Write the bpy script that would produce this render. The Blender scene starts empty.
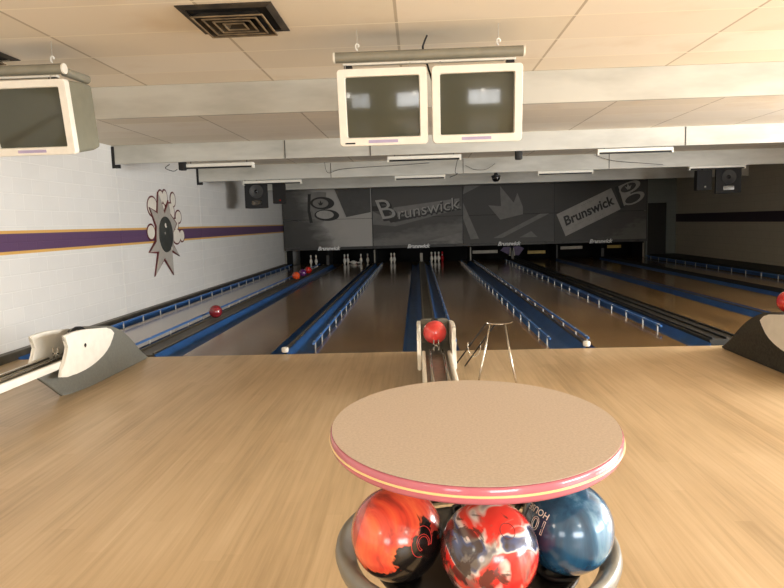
import bpy, bmesh, math, random
from mathutils import Vector, Matrix, Euler
random.seed(7)
S = bpy.context.scene
COL = S.collection
PI = math.pi

# ------------------------------------------------------------------ materials
def rgb(r, g, b):
    f = lambda c: (c/255/12.92) if c/255 <= .04045 else ((c/255+.055)/1.055)**2.4
    return (f(r), f(g), f(b), 1)

class NT:
    def __init__(s, name):
        s.m = bpy.data.materials.new(name); s.m.use_nodes = True
        s.t = s.m.node_tree; s.b = s.t.nodes['Principled BSDF']
    def n(s, kind, **kw):
        nd = s.t.nodes.new(kind)
        for k, v in kw.items():
            if k.startswith('i_'):
                key = k[2:]; key = int(key) if key.isdigit() else key.replace('_', ' ')
                nd.inputs[key].default_value = v
            else: setattr(nd, k, v)
        return nd
    def l(s, a, b): s.t.links.new(a, b)
    def math(s, op, a, b=None, clamp=False):
        nd = s.t.nodes.new('ShaderNodeMath'); nd.operation = op; nd.use_clamp = clamp
        for i, v in enumerate((a, b)):
            if v is None: continue
            if isinstance(v, (int, float)): nd.inputs[i].default_value = v
            else: s.l(v, nd.inputs[i])
        return nd.outputs[0]
    def coord(s, scale=(1, 1, 1), world=True, rot=(0, 0, 0)):
        if world: src = s.n('ShaderNodeNewGeometry').outputs['Position']
        else: src = s.n('ShaderNodeTexCoord').outputs['Object']
        mp = s.n('ShaderNodeMapping'); mp.inputs['Scale'].default_value = scale; mp.inputs['Rotation'].default_value = rot
        s.l(src, mp.inputs['Vector']); return mp.outputs[0]
    def noise(s, vec, scale=5, detail=4, rough=.5, dist=0):
        nd = s.n('ShaderNodeTexNoise'); nd.inputs['Scale'].default_value = scale
        nd.inputs['Detail'].default_value = detail; nd.inputs['Roughness'].default_value = rough
        nd.inputs['Distortion'].default_value = dist
        s.l(vec, nd.inputs['Vector']); return nd.outputs['Fac']
    def ramp(s, fac, stops):
        nd = s.n('ShaderNodeValToRGB'); e = nd.color_ramp.elements
        while len(e) < len(stops): e.new(.5)
        for el, (p, c) in zip(e, stops): el.position = p; el.color = c
        s.l(fac, nd.inputs[0]); return nd.outputs[0]
    def mix(s, fac, a, b, mode='MIX'):
        nd = s.t.nodes.new('ShaderNodeMix'); nd.data_type = 'RGBA'; nd.blend_type = mode
        for sock, v in ((nd.inputs[0], fac), (nd.inputs[6], a), (nd.inputs[7], b)):
            if isinstance(v, (int, float, tuple)): sock.default_value = v
            else: s.l(v, sock)
        return nd.outputs[2]
    def set(s, col=None, rough=None, metal=None, coat=None, spec=None):
        for key, v in (('Base Color', col), ('Roughness', rough), ('Metallic', metal), ('Coat Weight', coat), ('Specular IOR Level', spec)):
            if v is None: continue
            if isinstance(v, (int, float, tuple)): s.b.inputs[key].default_value = v
            else: s.l(v, s.b.inputs[key])
        return s
    def bump(s, h, strength=.2, dist=.01):
        nd = s.n('ShaderNodeBump'); nd.inputs['Strength'].default_value = strength; nd.inputs['Distance'].default_value = dist
        s.l(h, nd.inputs['Height']); s.l(nd.outputs[0], s.b.inputs['Normal'])

M = {}
def plain(name, c, rough=.5, metal=0, coat=0, var=.08, scale=12, world=False):
    t = NT(name); v = t.noise(t.coord(world=world), scale, 3)
    dark = tuple(x*(1-var*2) for x in c[:3])+(1,); lite = tuple(min(1, x*(1+var)) for x in c[:3])+(1,)
    t.set(t.ramp(v, [(.3, dark), (.7, lite)]), rough, metal, coat)
    M[name] = t.m; return t
plain('cream_plastic', rgb(236, 231, 218), .42, var=.03)
plain('white_plastic', rgb(240, 238, 230), .4, var=.03)
plain('grey_case', rgb(128, 126, 108), .6, var=.04)
plain('pipe_grey', rgb(136, 132, 116), .45, var=.05)
plain('black_plastic', rgb(17, 16, 16), .6, var=.1)
plain('black_gloss', rgb(12, 12, 13), .08, coat=.6, var=.05)
plain('cap_dark', rgb(36, 35, 30), .7, var=.15, scale=20)
plain('dark_interior', rgb(9, 9, 9), .9, var=.1)
plain('chrome', rgb(190, 184, 172), .2, 1, var=.05)
plain('dull_steel', rgb(126, 118, 100), .38, .75, var=.12)
plain('wire_metal', rgb(200, 195, 185), .35, .8, var=.03)
plain('post_metal', rgb(206, 206, 200), .4, .25, var=.03)
plain('gutter_blue', rgb(32, 80, 136), .4, var=.12, scale=4, world=True)
plain('rail_blue', rgb(58, 108, 172), .38, var=.08)
plain('cap_brown', rgb(84, 78, 66), .45, .2, var=.18, scale=6, world=True)
plain('dark_carpet', rgb(60, 57, 48), .95, var=.2, scale=40, world=True)
plain('hood_grey', rgb(112, 112, 104), .5, var=.06, scale=45)
plain('pin_white', rgb(232, 228, 216), .25, coat=.4, var=.02)
plain('pin_red', rgb(170, 20, 28), .25, coat=.4, var=.02)
plain('red_stripe', rgb(178, 40, 42), .3, var=.02)
plain('maroon', rgb(100, 36, 38), .55, var=.1)
plain('emblem_grey', rgb(172, 166, 156), .6, var=.05)
plain('emblem_dark', rgb(62, 64, 60), .5, var=.15, scale=6)
plain('emblem_white', rgb(226, 220, 206), .6, var=.03)
plain('rim_pink', rgb(196, 108, 124), .22, coat=.5, var=.03)
plain('rim_yellow', rgb(244, 214, 150), .3, coat=.3, var=.02)
plain('tray_grey', rgb(126, 123, 113), .38, coat=.2, var=.06)
plain('tray_dark', rgb(34, 33, 31), .3, var=.1)
plain('label_purple', rgb(178, 166, 196), .5, var=.05)
plain('tube_white', rgb(238, 234, 220), .4, var=.02)
plain('lettering_white', rgb(248, 248, 244), .5, var=.02)
plain('yellow_bar', rgb(176, 150, 70), .5, var=.1)
plain('pale_bar', rgb(170, 164, 150), .5, var=.1)
plain('violet_cloth', rgb(92, 78, 112), .6, var=.1)
plain('vent_grime', rgb(58, 50, 38), .8, var=.4, scale=8)
plain('vent_edge', rgb(128, 108, 78), .7, var=.25, scale=10)
plain('door_dark', rgb(26, 24, 20), .6, var=.1)
plain('window_frame', rgb(180, 175, 165), .5, var=.05)
plain('seam_dark', rgb(70, 66, 60), .7, var=.05)
for nme, c in (('ball_coral', (222, 66, 62)), ('ball_maroon', (128, 36, 44)), ('ball_orange', (226, 84, 40)), ('ball_violet', (104, 48, 110)), ('ball_scarlet', (196, 40, 34))):
    plain(nme, rgb(*c), .12, coat=.7, var=.12, scale=7)
plain('ball_black', rgb(14, 14, 15), .1, coat=.7, var=.1)

def wood(name, cols, rough, board, coat, seed):
    t = NT(name); pos = t.n('ShaderNodeNewGeometry').outputs['Position']
    sx = t.n('ShaderNodeSeparateXYZ'); t.l(pos, sx.inputs[0])
    bx = t.math('FLOOR', t.math('DIVIDE', sx.outputs[0], board))
    off = t.n('ShaderNodeTexWhiteNoise', noise_dimensions='1D'); t.l(bx, off.inputs['W'])
    by = t.math('FLOOR', t.math('DIVIDE', t.math('ADD', sx.outputs[1], t.math('MULTIPLY', off.outputs[0], 3)), 1.6))
    cell = t.n('ShaderNodeCombineXYZ'); t.l(bx, cell.inputs[0]); t.l(by, cell.inputs[1]); cell.inputs[2].default_value = seed
    wn = t.n('ShaderNodeTexWhiteNoise', noise_dimensions='3D'); t.l(cell.outputs[0], wn.inputs['Vector'])
    streak = t.noise(t.coord((34, 1.1, 1)), 1.0, 5, .6)
    blotch = t.noise(t.coord((1.7, .55, 1)), 1.0, 3, .55)
    f = t.math('ADD', t.math('MULTIPLY', streak, .45), t.math('MULTIPLY', blotch, .55))
    f = t.math('ADD', f, t.math('MULTIPLY', t.math('SUBTRACT', wn.outputs[0], .5), .10))
    c = t.ramp(f, [(.30, cols[0]), (.5, cols[1]), (.70, cols[2])])
    fr = t.math('FRACT', t.math('DIVIDE', sx.outputs[0], board))
    ln = t.math('LESS_THAN', fr, .035)
    c = t.mix(t.math('MULTIPLY', ln, .16), c, cols[0])
    sc = t.noise(t.coord((9, .25, 1)), 3.0, 6, .7)
    r = t.math('ADD', t.math('MULTIPLY', sc, .12), rough-.06)
    t.set(c, r, 0, coat); t.b.inputs['Coat Roughness'].default_value = .12
    M[name] = t.m
wood('approach_wood', (rgb(170, 145, 108), rgb(198, 171, 132), rgb(214, 189, 152)), .42, .085, .15, 1)
wood('lane_wood', (rgb(86, 66, 40), rgb(122, 94, 58), rgb(150, 120, 78)), .15, .027*1.5, .4, 3)

def block_wall(name, base, mortar, purple, gold, along='Y', gold_on=True, rough=.55):
    t = NT(name); pos = t.n('ShaderNodeNewGeometry').outputs['Position']
    s = t.n('ShaderNodeSeparateXYZ'); t.l(pos, s.inputs[0])
    cv = t.n('ShaderNodeCombineXYZ'); t.l(s.outputs[1 if along == 'Y' else 0], cv.inputs[0]); t.l(s.outputs[2], cv.inputs[1])
    br = t.n('ShaderNodeTexBrick'); t.l(cv.outputs[0], br.inputs['Vector'])
    br.inputs['Scale'].default_value = 1; br.inputs['Brick Width'].default_value = .405; br.inputs['Row Height'].default_value = .2
    br.inputs['Mortar Size'].default_value = .007; br.inputs['Mortar Smooth'].default_value = .4
    br.inputs['Color1'].default_value = base; br.inputs['Color2'].default_value = tuple(c*.96 for c in base[:3])+(1,)
    br.inputs['Mortar'].default_value = mortar
    nz = t.noise(t.coord((1, .6, .6)), 1.2, 5, .6)
    c = t.mix(t.math('MULTIPLY', nz, .28), br.outputs['Color'], tuple(x*.62 for x in base[:3])+(1,))
    if purple:
        z = s.outputs[2]
        def band(lo, hi): return t.math('MULTIPLY', t.math('GREATER_THAN', z, lo), t.math('LESS_THAN', z, hi))
        if gold_on: c = t.mix(band(1.255, 1.545), c, gold)
        c = t.mix(band(1.292, 1.508) if gold_on else band(1.25, 1.53), c, purple)
    t.set(c, rough)
    fine = t.noise(t.coord(), 60, 4, .7)
    h = t.math('ADD', t.math('MULTIPLY', br.outputs['Fac'], -1.0), t.math('MULTIPLY', fine, .35))
    t.bump(h, .45, .006)
    M[name] = t.m
block_wall('painted_block_white', rgb(232, 230, 224), rgb(240, 238, 232), rgb(92, 66, 98), rgb(214, 168, 92))
block_wall('painted_block_tan', rgb(186, 178, 158), rgb(166, 158, 138), rgb(46, 32, 42), None, gold_on=False)
block_wall('painted_block_rear', rgb(200, 188, 168), rgb(180, 168, 150), None, None, along='X')
block_wall('painted_block_grey', rgb(118, 124, 118), rgb(110, 114, 110), None, None, along='X')

# ceiling tiles: 2 x 4 ft lay-in tiles in a T-bar grid
t = NT('ceiling_tile'); pos = t.n('ShaderNodeNewGeometry').outputs['Position']
s = t.n('ShaderNodeSeparateXYZ'); t.l(pos, s.inputs[0])
u = t.math('DIVIDE', t.math('ADD', s.outputs[0], .1138+1.2742*20), 1.2742)
v = t.math('DIVIDE', t.math('ADD', s.outputs[1], -4.2535+.61*40), .61)
cu, cvv = t.math('FLOOR', u), t.math('FLOOR', v)
cc = t.n('ShaderNodeCombineXYZ'); t.l(cu, cc.inputs[0]); t.l(cvv, cc.inputs[1])
wn = t.n('ShaderNodeTexWhiteNoise', noise_dimensions='3D'); t.l(cc.outputs[0], wn.inputs['Vector'])
tile = t.ramp(wn.outputs[0], [(0, rgb(226, 215, 194)), (.5, rgb(234, 223, 204)), (1, rgb(238, 229, 212))])
st = t.noise(t.coord((1, 1, 1)), 1.3, 4, .55)
tile = t.mix(t.ramp(st, [(.56, (0, 0, 0, 1)), (.75, (.35, .35, .35, 1))]), tile, rgb(208, 184, 150))
fu, fv = t.math('FRACT', u), t.math('FRACT', v)
lu = t.math('GREATER_THAN', t.math('ABSOLUTE', t.math('SUBTRACT', fu, .5)), .5-.0085)
lv = t.math('GREATER_THAN', t.math('ABSOLUTE', t.math('SUBTRACT', fv, .5)), .5-.014)
c = t.mix(lu, tile, rgb(190, 176, 152)); c = t.mix(lv, c, rgb(244, 234, 212))
t.set(c, .8)
t.bump(t.math('ADD', t.math('MAXIMUM', lu, lv), t.math('MULTIPLY', t.noise(t.coord(), 90, 3), .25)), .35, .006)
M['ceiling_tile'] = t.m

t = NT('baffle_paint')
n1 = t.noise(t.coord((.7, 1, 2.5)), 1.0, 4, .6)
t.set(t.ramp(n1, [(.3, rgb(168, 166, 156)), (.6, rgb(198, 196, 186))]), .55); M['baffle_paint'] = t.m

t = NT('laminate'); vec = t.coord(world=False)
a = t.noise(vec, 160, 3, .7); b = t.noise(vec, 12, 3, .5)
c = t.ramp(a, [(.35, rgb(190, 175, 160)), (.62, rgb(208, 193, 178))])
c = t.mix(t.math('MULTIPLY', b, .2), c, rgb(192, 180, 164)); t.set(c, .42, spec=.35); M['laminate'] = t.m

def glassy(name, c):
    t = NT(name); t.set(c, .12, 0, .6); t.b.inputs['Coat Roughness'].default_value = .04; M[name] = t.m
glassy('crt_glass', rgb(104, 106, 90))

# swirled resin bowling balls
def half_space(t, d):
    """ 0..1 along object-space direction d, wobbly """
    dp = t.n('ShaderNodeVectorMath', operation='DOT_PRODUCT')
    t.l(t.n('ShaderNodeTexCoord').outputs['Object'], dp.inputs[0]); dp.inputs[1].default_value = d
    return dp.outputs['Value']
t = NT('ball_orange_black'); vec = t.coord(world=False)
n1 = t.noise(vec, 6, 4, .6, .8); n2 = t.noise(vec, 7, 4, .6, .9)
d = t.math('ADD', t.math('MULTIPLY', half_space(t, (.80, -.10, -.55)), 4.2), t.math('MULTIPLY', t.math('SUBTRACT', n1, .5), 1.9))
base = t.ramp(n2, [(.34, rgb(150, 46, 40)), (.44, rgb(226, 72, 52)), (.6, rgb(248, 116, 70))])
edge = t.math('GREATER_THAN', t.math('ABSOLUTE', half_space(t, (-.9, .2, .25))), .072)
base = t.mix(t.math('MULTIPLY', edge, t.math('MULTIPLY', n1, .9)), base, rgb(112, 50, 56))
c = t.mix(t.ramp(d, [(.07, (0, 0, 0, 1)), (.12, (1, 1, 1, 1))]), base, rgb(24, 20, 19))
t.set(c, .24, 0, .8); t.b.inputs['Coat Roughness'].default_value = .13; M['ball_orange_black'] = t.m
t = NT('ball_red_marble'); vec = t.coord((1, 1, .7), world=False, rot=(.3, .5, .6))
n1 = t.noise(vec, 4.6, 3, .5, 1.5); n2 = t.noise(vec, 9, 4, .6, 1.0)
c = t.ramp(n1, [(.0, rgb(40, 34, 40)), (.40, rgb(56, 46, 48)), (.44, rgb(62, 78, 124)), (.47, rgb(222, 214, 206)), (.50, rgb(226, 60, 50)), (.60, rgb(216, 34, 34)), (.66, rgb(236, 220, 208)), (.72, rgb(150, 140, 124))])
c = t.mix(t.ramp(n2, [(.55, (0, 0, 0, 1)), (.62, (.7, .7, .7, 1))]), c, rgb(120, 110, 100))
d = t.math('ADD', t.math('MULTIPLY', half_space(t, (-.9, -.1, .15)), 4.5), t.math('MULTIPLY', t.math('SUBTRACT', t.noise(t.coord(world=False), 9, 5, .6, 1.5), .5), 2.6))
c = t.mix(t.ramp(d, [(.20, (0, 0, 0, 1)), (.30, (.85, .85, .85, 1))]), c, rgb(58, 42, 38))
t.set(c, .24, 0, .8); t.b.inputs['Coat Roughness'].default_value = .13; M['ball_red_marble'] = t.m
t = NT('ball_blue_pearl'); vec = t.coord((1, 1, .18), world=False, rot=(.2, -.75, .2))
n1 = t.noise(vec, 18, 4, .55, .6); n2 = t.noise(vec, 7, 2, .5, 1)
d = half_space(t, (.75, -.4, .1))
c = t.ramp(n1, [(.32, rgb(22, 62, 92)), (.54, rgb(44, 98, 136)), (.74, rgb(120, 166, 194))])
c = t.mix(t.ramp(t.math('ADD', t.math('MULTIPLY', d, 5), t.math('MULTIPLY', n2, .7)), [(.12, (1, 1, 1, 1)), (.5, (0, 0, 0, 1))]), c, rgb(18, 52, 72))
t.b.inputs['Coat Roughness'].default_value = .13; t.set(c, .24, .1, .8); M['ball_blue_pearl'] = t.m

def art(name, stops, rot, scale=1.0, seed=0, grain=.12):
    t = NT(name); vec = t.coord((1, 1, 1), world=False, rot=(0, rot, 0))
    s = t.n('ShaderNodeSeparateXYZ'); t.l(vec, s.inputs[0])
    f = t.math('ADD', t.math('MULTIPLY', s.outputs[2], scale), .5)
    f = t.math('ADD', f, t.math('MULTIPLY', t.math('SUBTRACT', t.noise(t.coord((.7, 1, 2), world=False), 2.0+seed, 4, .55), .5), .35))
    c = t.ramp(f, stops)
    g = t.noise(t.coord(world=False), 80, 2, .7)
    c = t.mix(t.math('MULTIPLY', g, grain), c, rgb(60, 58, 54)); t.set(c, .5, spec=.3); M[name] = t.m
G = lambda v: rgb(v, v*.985, v*.95)
art('art_one', [(.05, G(72)), (.4, G(88)), (.55, G(140)), (.62, G(176)), (.8, G(190))], -1.15, .33)
art('art_two', [(.08, G(96)), (.3, G(122)), (.42, G(158)), (.52, G(112)), (.68, G(132)), (.85, G(94))], .16, .45, 1)
art('art_three', [(.1, G(104)), (.5, G(96)), (.9, G(84))], .3, .4, 2)
art('art_four', [(.1, G(128)), (.45, G(112)), (.55, G(92)), (.9, G(80))], .5, .4, 3)
for nme, v in (('art_pale', 178), ('art_mid', 134), ('art_soft', 122), ('art_dark', 70), ('art_ink', 44), ('art_band', 84)):
    plain(nme, G(v), .5, var=.07, scale=5)

# ------------------------------------------------------------------ mesh helpers
def obj(name, bm, mat, parent=None, smooth=False, loc=None, sharp=None):
    me = bpy.data.meshes.new(name)
    bmesh.ops.recalc_face_normals(bm, faces=bm.faces[:]) if not getattr(bm, 'norecalc', False) else None
    bm.to_mesh(me); bm.free()
    me.materials.append(M[mat])
    if smooth:
        me.polygons.foreach_set('use_smooth', [True]*len(me.polygons))
        if sharp: me.set_sharp_from_angle(angle=sharp)
    o = bpy.data.objects.new(name, me); COL.objects.link(o)
    if parent: o.parent = parent
    if loc: o.location = loc
    return o
def tag(o, label, cat, group=None, kind=None):
    o['label'] = label; o['category'] = cat
    if group: o['group'] = group
    if kind: o['kind'] = kind
    return o
def thing(name, label, cat, loc=(0, 0, 0), rot=(0, 0, 0), group=None):
    o = bpy.data.objects.new(name, None); COL.objects.link(o); o.location = loc; o.rotation_euler = rot
    o.empty_display_size = .05
    return tag(o, label, cat, group)
def struct(name, bm, mat, parent=None, smooth=False):
    o = obj(name, bm, mat, parent, smooth)
    if not parent: o['kind'] = 'structure'
    return o
def copy_tree(o, parent=None):
    c = o.copy(); COL.objects.link(c); c.parent = parent
    for ch in list(o.children): copy_tree(ch, c)
    return c
def box(bm, lo, hi, bev=0, seg=2):
    r = bmesh.ops.create_cube(bm, size=1)
    lo, hi = Vector(lo), Vector(hi)
    for v in r['verts']:
        v.co = Vector([lo[i]+(hi[i]-lo[i])*(v.co[i]+.5) for i in range(3)])
    if bev:
        ed = list({e for v in r['verts'] for e in v.link_edges})
        bmesh.ops.bevel(bm, geom=ed, offset=bev, segments=seg, affect='EDGES', profile=.5)
    return bm
def B(*a, **k): return box(bmesh.new(), *a, **k)
def tube(bm, pts, r, n=8, caps=True, closed=False):
    pts = [Vector(p) for p in pts]; rings = []; L = len(pts)
    up = None
    for i, p in enumerate(pts):
        a = pts[(i-1) % L] if (i > 0 or closed) else p
        b = pts[(i+1) % L] if (i < L-1 or closed) else p
        d = (b-a).normalized()
        if up is None:
            up = Vector((0, 0, 1)) if abs(d.z) < .9 else Vector((1, 0, 0))
        s1 = d.cross(up).normalized(); up2 = s1.cross(d).normalized(); up = up2
        rr = r[i] if isinstance(r, (list, tuple)) else r
        rings.append([bm.verts.new(p+s1*math.cos(2*PI*k/n)*rr+up2*math.sin(2*PI*k/n)*rr) for k in range(n)])
    for i in range(L if closed else L-1):
        A, C = rings[i], rings[(i+1) % L]
        for k in range(n): bm.faces.new((A[k], A[(k+1) % n], C[(k+1) % n], C[k]))
    if caps and not closed:
        bm.faces.new(rings[0][::-1]); bm.faces.new(rings[-1])
    return bm
def T(*a, **k): return tube(bmesh.new(), *a, **k)
def lathe(bm, prof, n=32, c=(0, 0, 0), sx=1, sy=1, axis='Z'):
    c = Vector(c); rings = []
    for r, z in prof:
        if r < 1e-6: rings.append([bm.verts.new(c+ax((0, 0, z), axis))])
        else: rings.append([bm.verts.new(c+ax((r*sx*math.cos(2*PI*k/n), r*sy*math.sin(2*PI*k/n), z), axis)) for k in range(n)])
    for a, b in zip(rings, rings[1:]):
        for k in range(n):
            f = [a[k % len(a)], a[(k+1) % len(a)], b[(k+1) % len(b)], b[k % len(b)]]
            f = list(dict.fromkeys(f))
            if len(f) > 2: bm.faces.new(f)
    return bm
def ax(v, axis):
    x, y, z = v
    return Vector((x, y, z)) if axis == 'Z' else (Vector((x, z, y)) if axis == 'Y' else Vector((z, y, x)))
def LA(*a, **k): return lathe(bmesh.new(), *a, **k)
def prism(bm, poly, fn, a, b, bev=0):
    """poly in 2-D, fn(u,v,w)->3-D, from w=a to w=b"""
    A = [bm.verts.new(fn(u, v, a)) for u, v in poly]; Bv = [bm.verts.new(fn(u, v, b)) for u, v in poly]
    fs = [bm.faces.new(A[::-1]), bm.faces.new(Bv)]
    n = len(poly)
    for i in range(n): fs.append(bm.faces.new((A[i], A[(i+1) % n], Bv[(i+1) % n], Bv[i])))
    if bev:
        ed = list({e for f in fs[:2] for e in f.edges})
        bmesh.ops.bevel(bm, geom=ed, offset=bev, segments=2, affect='EDGES')
    return bm
def PR(*a, **k): return prism(bmesh.new(), *a, **k)
def smooth_poly(pts, k=4, closed=True):
    """Catmull-Rom through pts"""
    n = len(pts); out = []
    for i in range(n if closed else n-1):
        g = lambda j: pts[j % n] if closed else pts[max(0, min(n-1, j))]
        p0, p1, p2, p3 = g(i-1), g(i), g(i+1), g(i+2)
        for s_ in range(k):
            t_ = s_/k
            out.append(tuple(.5*((2*p1[d])+(-p0[d]+p2[d])*t_+(2*p0[d]-5*p1[d]+4*p2[d]-p3[d])*t_**2+(-p0[d]+3*p1[d]-3*p2[d]+p3[d])*t_**3) for d in range(len(p1))))
    if not closed: out.append(tuple(pts[-1]))
    return out
def text_bm(body, size, shear=0, bold=0, outline=0, extrude=0, align='CENTER'):
    cu = bpy.data.curves.new('t', 'FONT'); cu.body = body; cu.size = size; cu.shear = shear; cu.offset = bold
    cu.align_x = align; cu.align_y = 'CENTER'; cu.resolution_u = 3
    if outline: cu.fill_mode = 'NONE'; cu.bevel_depth = outline; cu.bevel_resolution = 1
    cu.extrude = extrude
    o = bpy.data.objects.new('t', cu); COL.objects.link(o)
    dg = bpy.context.evaluated_depsgraph_get(); me = bpy.data.meshes.new_from_object(o.evaluated_get(dg))
    bm = bmesh.new(); bm.from_mesh(me); bpy.data.objects.remove(o); bpy.data.meshes.remove(me); bpy.data.curves.remove(cu)
    return bm
def xf(bm, f):
    for v in bm.verts: v.co = f(v.co)
    return bm

# ------------------------------------------------------------------ measurements (metres)
CAMZ = 1.5142
XL, XR = -4.95, 9.30            # side walls
YF = 7.51                       # foul line
YM = 23.88                      # masking units
YE = 25.3                       # end of pin decks
ZC = 2.942                      # ceiling
ZC2 = 2.885                     # lower ceiling over the lanes
YB = -5.2                       # wall behind the seating area

# ------------------------------------------------------------------ setting
bm = B((XL-.2, YB, -.30), (XR+.2, YF, 0)); box(bm, (XL-.2, YF, -.30), (XR+.2, 27.2, -.16))
struct('floor', bm, 'approach_wood')
bm = B((XL-.2, YB-.2, ZC), (XR+.2, 6.62, ZC+.12)); box(bm, (XL-.2, 6.62, ZC2), (XR+.2, 27.4, ZC+.12))
struct('ceiling', bm, 'ceiling_tile')
bm = B((XL-.2, YB-.2, -.3), (XL, 27.4, ZC))
for y in (10.86, 14.95): box(bm, (XL-.01, y-.14, -.1), (XL+.006, y+.14, ZC))  # shallow strips shaped to stand for shading lines by the baffles
struct('wall_left', bm, 'painted_block_white')
# right wall with two added window openings, out of view, to brighten the left wall
WY0, WY1, WZ0, WZ1 = -3.6, 1.0, .75, 2.45
WY2, WY3 = 2.6, 8.4
bm = B((XR, WY3, -.3), (XR+.2, 27.4, ZC)); box(bm, (XR, YB-.2, -.3), (XR+.2, WY0, ZC)); box(bm, (XR, WY1, -.3), (XR+.2, WY2, ZC))
box(bm, (XR, WY2, -.3), (XR+.2, WY3, WZ0)); box(bm, (XR, WY2, WZ1), (XR+.2, WY3, ZC))
box(bm, (XR, WY0, -.3), (XR+.2, WY1, WZ0)); box(bm, (XR, WY0, WZ1), (XR+.2, WY1, ZC))
struct('wall_right', bm, 'painted_block_tan')
# rear wall (behind the camera) with two window openings
WIN = [(-3.7, -1.9), (.6, 3.6)]
bm = bmesh.new(); xs = [XL-.2]+[v for w in WIN for v in w]+[XR+.2]
for i in range(0, len(xs), 2): box(bm, (xs[i], YB-.2, -.3), (xs[i+1], YB, ZC))
for a, b in WIN:
    box(bm, (a, YB-.2, -.3), (b, YB, .85)); box(bm, (a, YB-.2, 2.35), (b, YB, ZC))
struct('wall_rear', bm, 'painted_block_rear')
def window(name, fn, a, b, z0, z1, bars):
    bm = bmesh.new()
    def bb(u0, u1, za, zb): p, q = fn(u0, 0, za), fn(u1, .07, zb); box(bm, [min(p[i], q[i]) for i in range(3)], [max(p[i], q[i]) for i in range(3)])
    bb(a, a+.05, z0, z1); bb(b-.05, b, z0, z1); bb(a+.05, b-.05, z0, z0+.05); bb(a+.05, b-.05, z1-.05, z1)
    for k in range(1, bars+1):
        u = a+(b-a)*k/(bars+1); bb(u-.02, u+.02, z0+.05, z1-.05)
    struct(name, bm, 'window_frame')
window('window_1', lambda u, w, z: (u, YB-.12+w, z), *WIN[0], .85, 2.35, 1)
window('window_2', lambda u, w, z: (u, YB-.12+w, z), *WIN[1], .85, 2.35, 2)
window('added_window_4', lambda u, w, z: (XR+.05+w, u, z), WY2, WY3, WZ0, WZ1, 3)  # invented window beside the lanes, only there for its light
window('added_window_3', lambda u, w, z: (XR+.05+w, u, z), WY0, WY1, WZ0, WZ1, 3)  # unseen side window, put in for its light

# far wall: right-hand piece around the service door, and the dark machine room behind the masks
bm = B((8.97, YM+.02, -.16), (XR, YM+.14, ZC)); box(bm, (8.24, YM+.02, 1.945), (8.97, YM+.14, ZC)); box(bm, (8.24, YM+.02, -.16), (8.30, YM+.14, 1.945))
box(bm, (XL, YM+.02, 2.80), (8.24, YM+.14, ZC))
struct('wall_back', bm, 'painted_block_grey')
struct('door_1', B((8.302, YM+.06, -.15), (8.968, YM+.10, 1.943)), 'door_dark')
struct('wall_machine_room', B((XL, 27.2, -.16), (XR, 27.3, ZC)), 'dark_interior')

# ------------------------------------------------------------------ ceiling baffles
def baffle(y, zb, x0, label, seams):
    ZC = ZC2 if y > 7 else globals()['ZC']
    o = thing('ceiling_baffle', label, 'ceiling baffle', ((x0+XR)/2, y, zb), group='deep painted baffles hung across the lanes')
    c = Vector(o.location)
    obj('panel', xf(B((x0+.003, y, zb), (XR-.003, y+.045, ZC-.001), bev=.003, seg=1), lambda v: v-c), 'baffle_paint', o)
    if x0 > XL+.001 or True:
        bm = B((x0+.003, y-.012, zb-.07), (x0+.05, y-.002, ZC-.02)); box(bm, (x0+.05, y-.012, zb-.07), (x0+.13, y+.03, zb-.012))
        if y > 7: obj('end_bracket', xf(bm, lambda v: v-c), 'black_plastic', o)
    for sx in seams:
        obj('joint_strip', xf(B((sx-.006, y-.008, zb), (sx+.006, y-.001, ZC-.01)), lambda v: v-c), 'seam_dark', o)
    return o
baffle(6.572, 2.630, XL, 'nearest and tallest pale ceiling baffle, just behind the hanging monitors', [])
baffle(10.6, 2.588, XL, 'second pale ceiling baffle from the front, long light strips behind it', [-2.1, -.72, 4.25])
baffle(14.7, 2.548, XL, 'third ceiling baffle from the front, dome camera at its edge', [-1.9, 1.05, 4.25])
baffle(18.8, 2.528, XL, 'farthest and dimmest ceiling baffle, right above the printed masking panels', [])

# fluorescent strips (not lit)
def strip(x0, x1, y, z, label, tall):
    ZC = ZC2
    o = thing('light_strip', label, 'light fixture', ((x0+x1)/2, y, z), group='unlit light strips behind the ceiling baffles')
    h = (x1-x0)/2
    obj('reflector', B((-h, -.05, 0), (h, .05, tall), bev=.006, seg=1), 'tube_white', o)
    obj('lamp_slot', B((-h+.03, -.035, -.022), (h-.03, .035, -.001), bev=.004, seg=1), 'black_plastic', o)
    for sx in (-1, 1): obj('end_cap', B((min(sx*h, sx*(h-.028)), -.05, -.035), (max(sx*h, sx*(h-.028)), .05, -.001)), 'tube_white', o)
    for sx in (-1, 1): obj('hanger', T([(sx*h*.8, 0, tall), (sx*h*.8, 0, ZC-z-.001)], .006, 6), 'seam_dark', o)
    return o
strip(-3.83, -2.66, 10.78, 2.51, 'left light strip at the second baffle, toward the white wall', .055)
strip(-.46, .74, 10.78, 2.525, 'light strip at the second baffle, directly below the hanging monitors', .055)
strip(2.92, 4.12, 10.78, 2.535, 'light strip at the second baffle, right of the monitors', .055)
strip(-3.95, -2.60, 14.9, 2.485, 'dimmer light strip above the left pair of loudspeakers', .06)
strip(-.48, .66, 14.9, 2.495, 'dimmer light strip over the second masking panel from left', .06)
strip(2.72, 3.95, 14.9, 2.50, 'dimmer light strip over the gap between third and fourth masking panels', .06)
strip(6.05, 7.28, 14.9, 2.51, 'dimmer light strip in front of the right pair of loudspeakers', .06)

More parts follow.
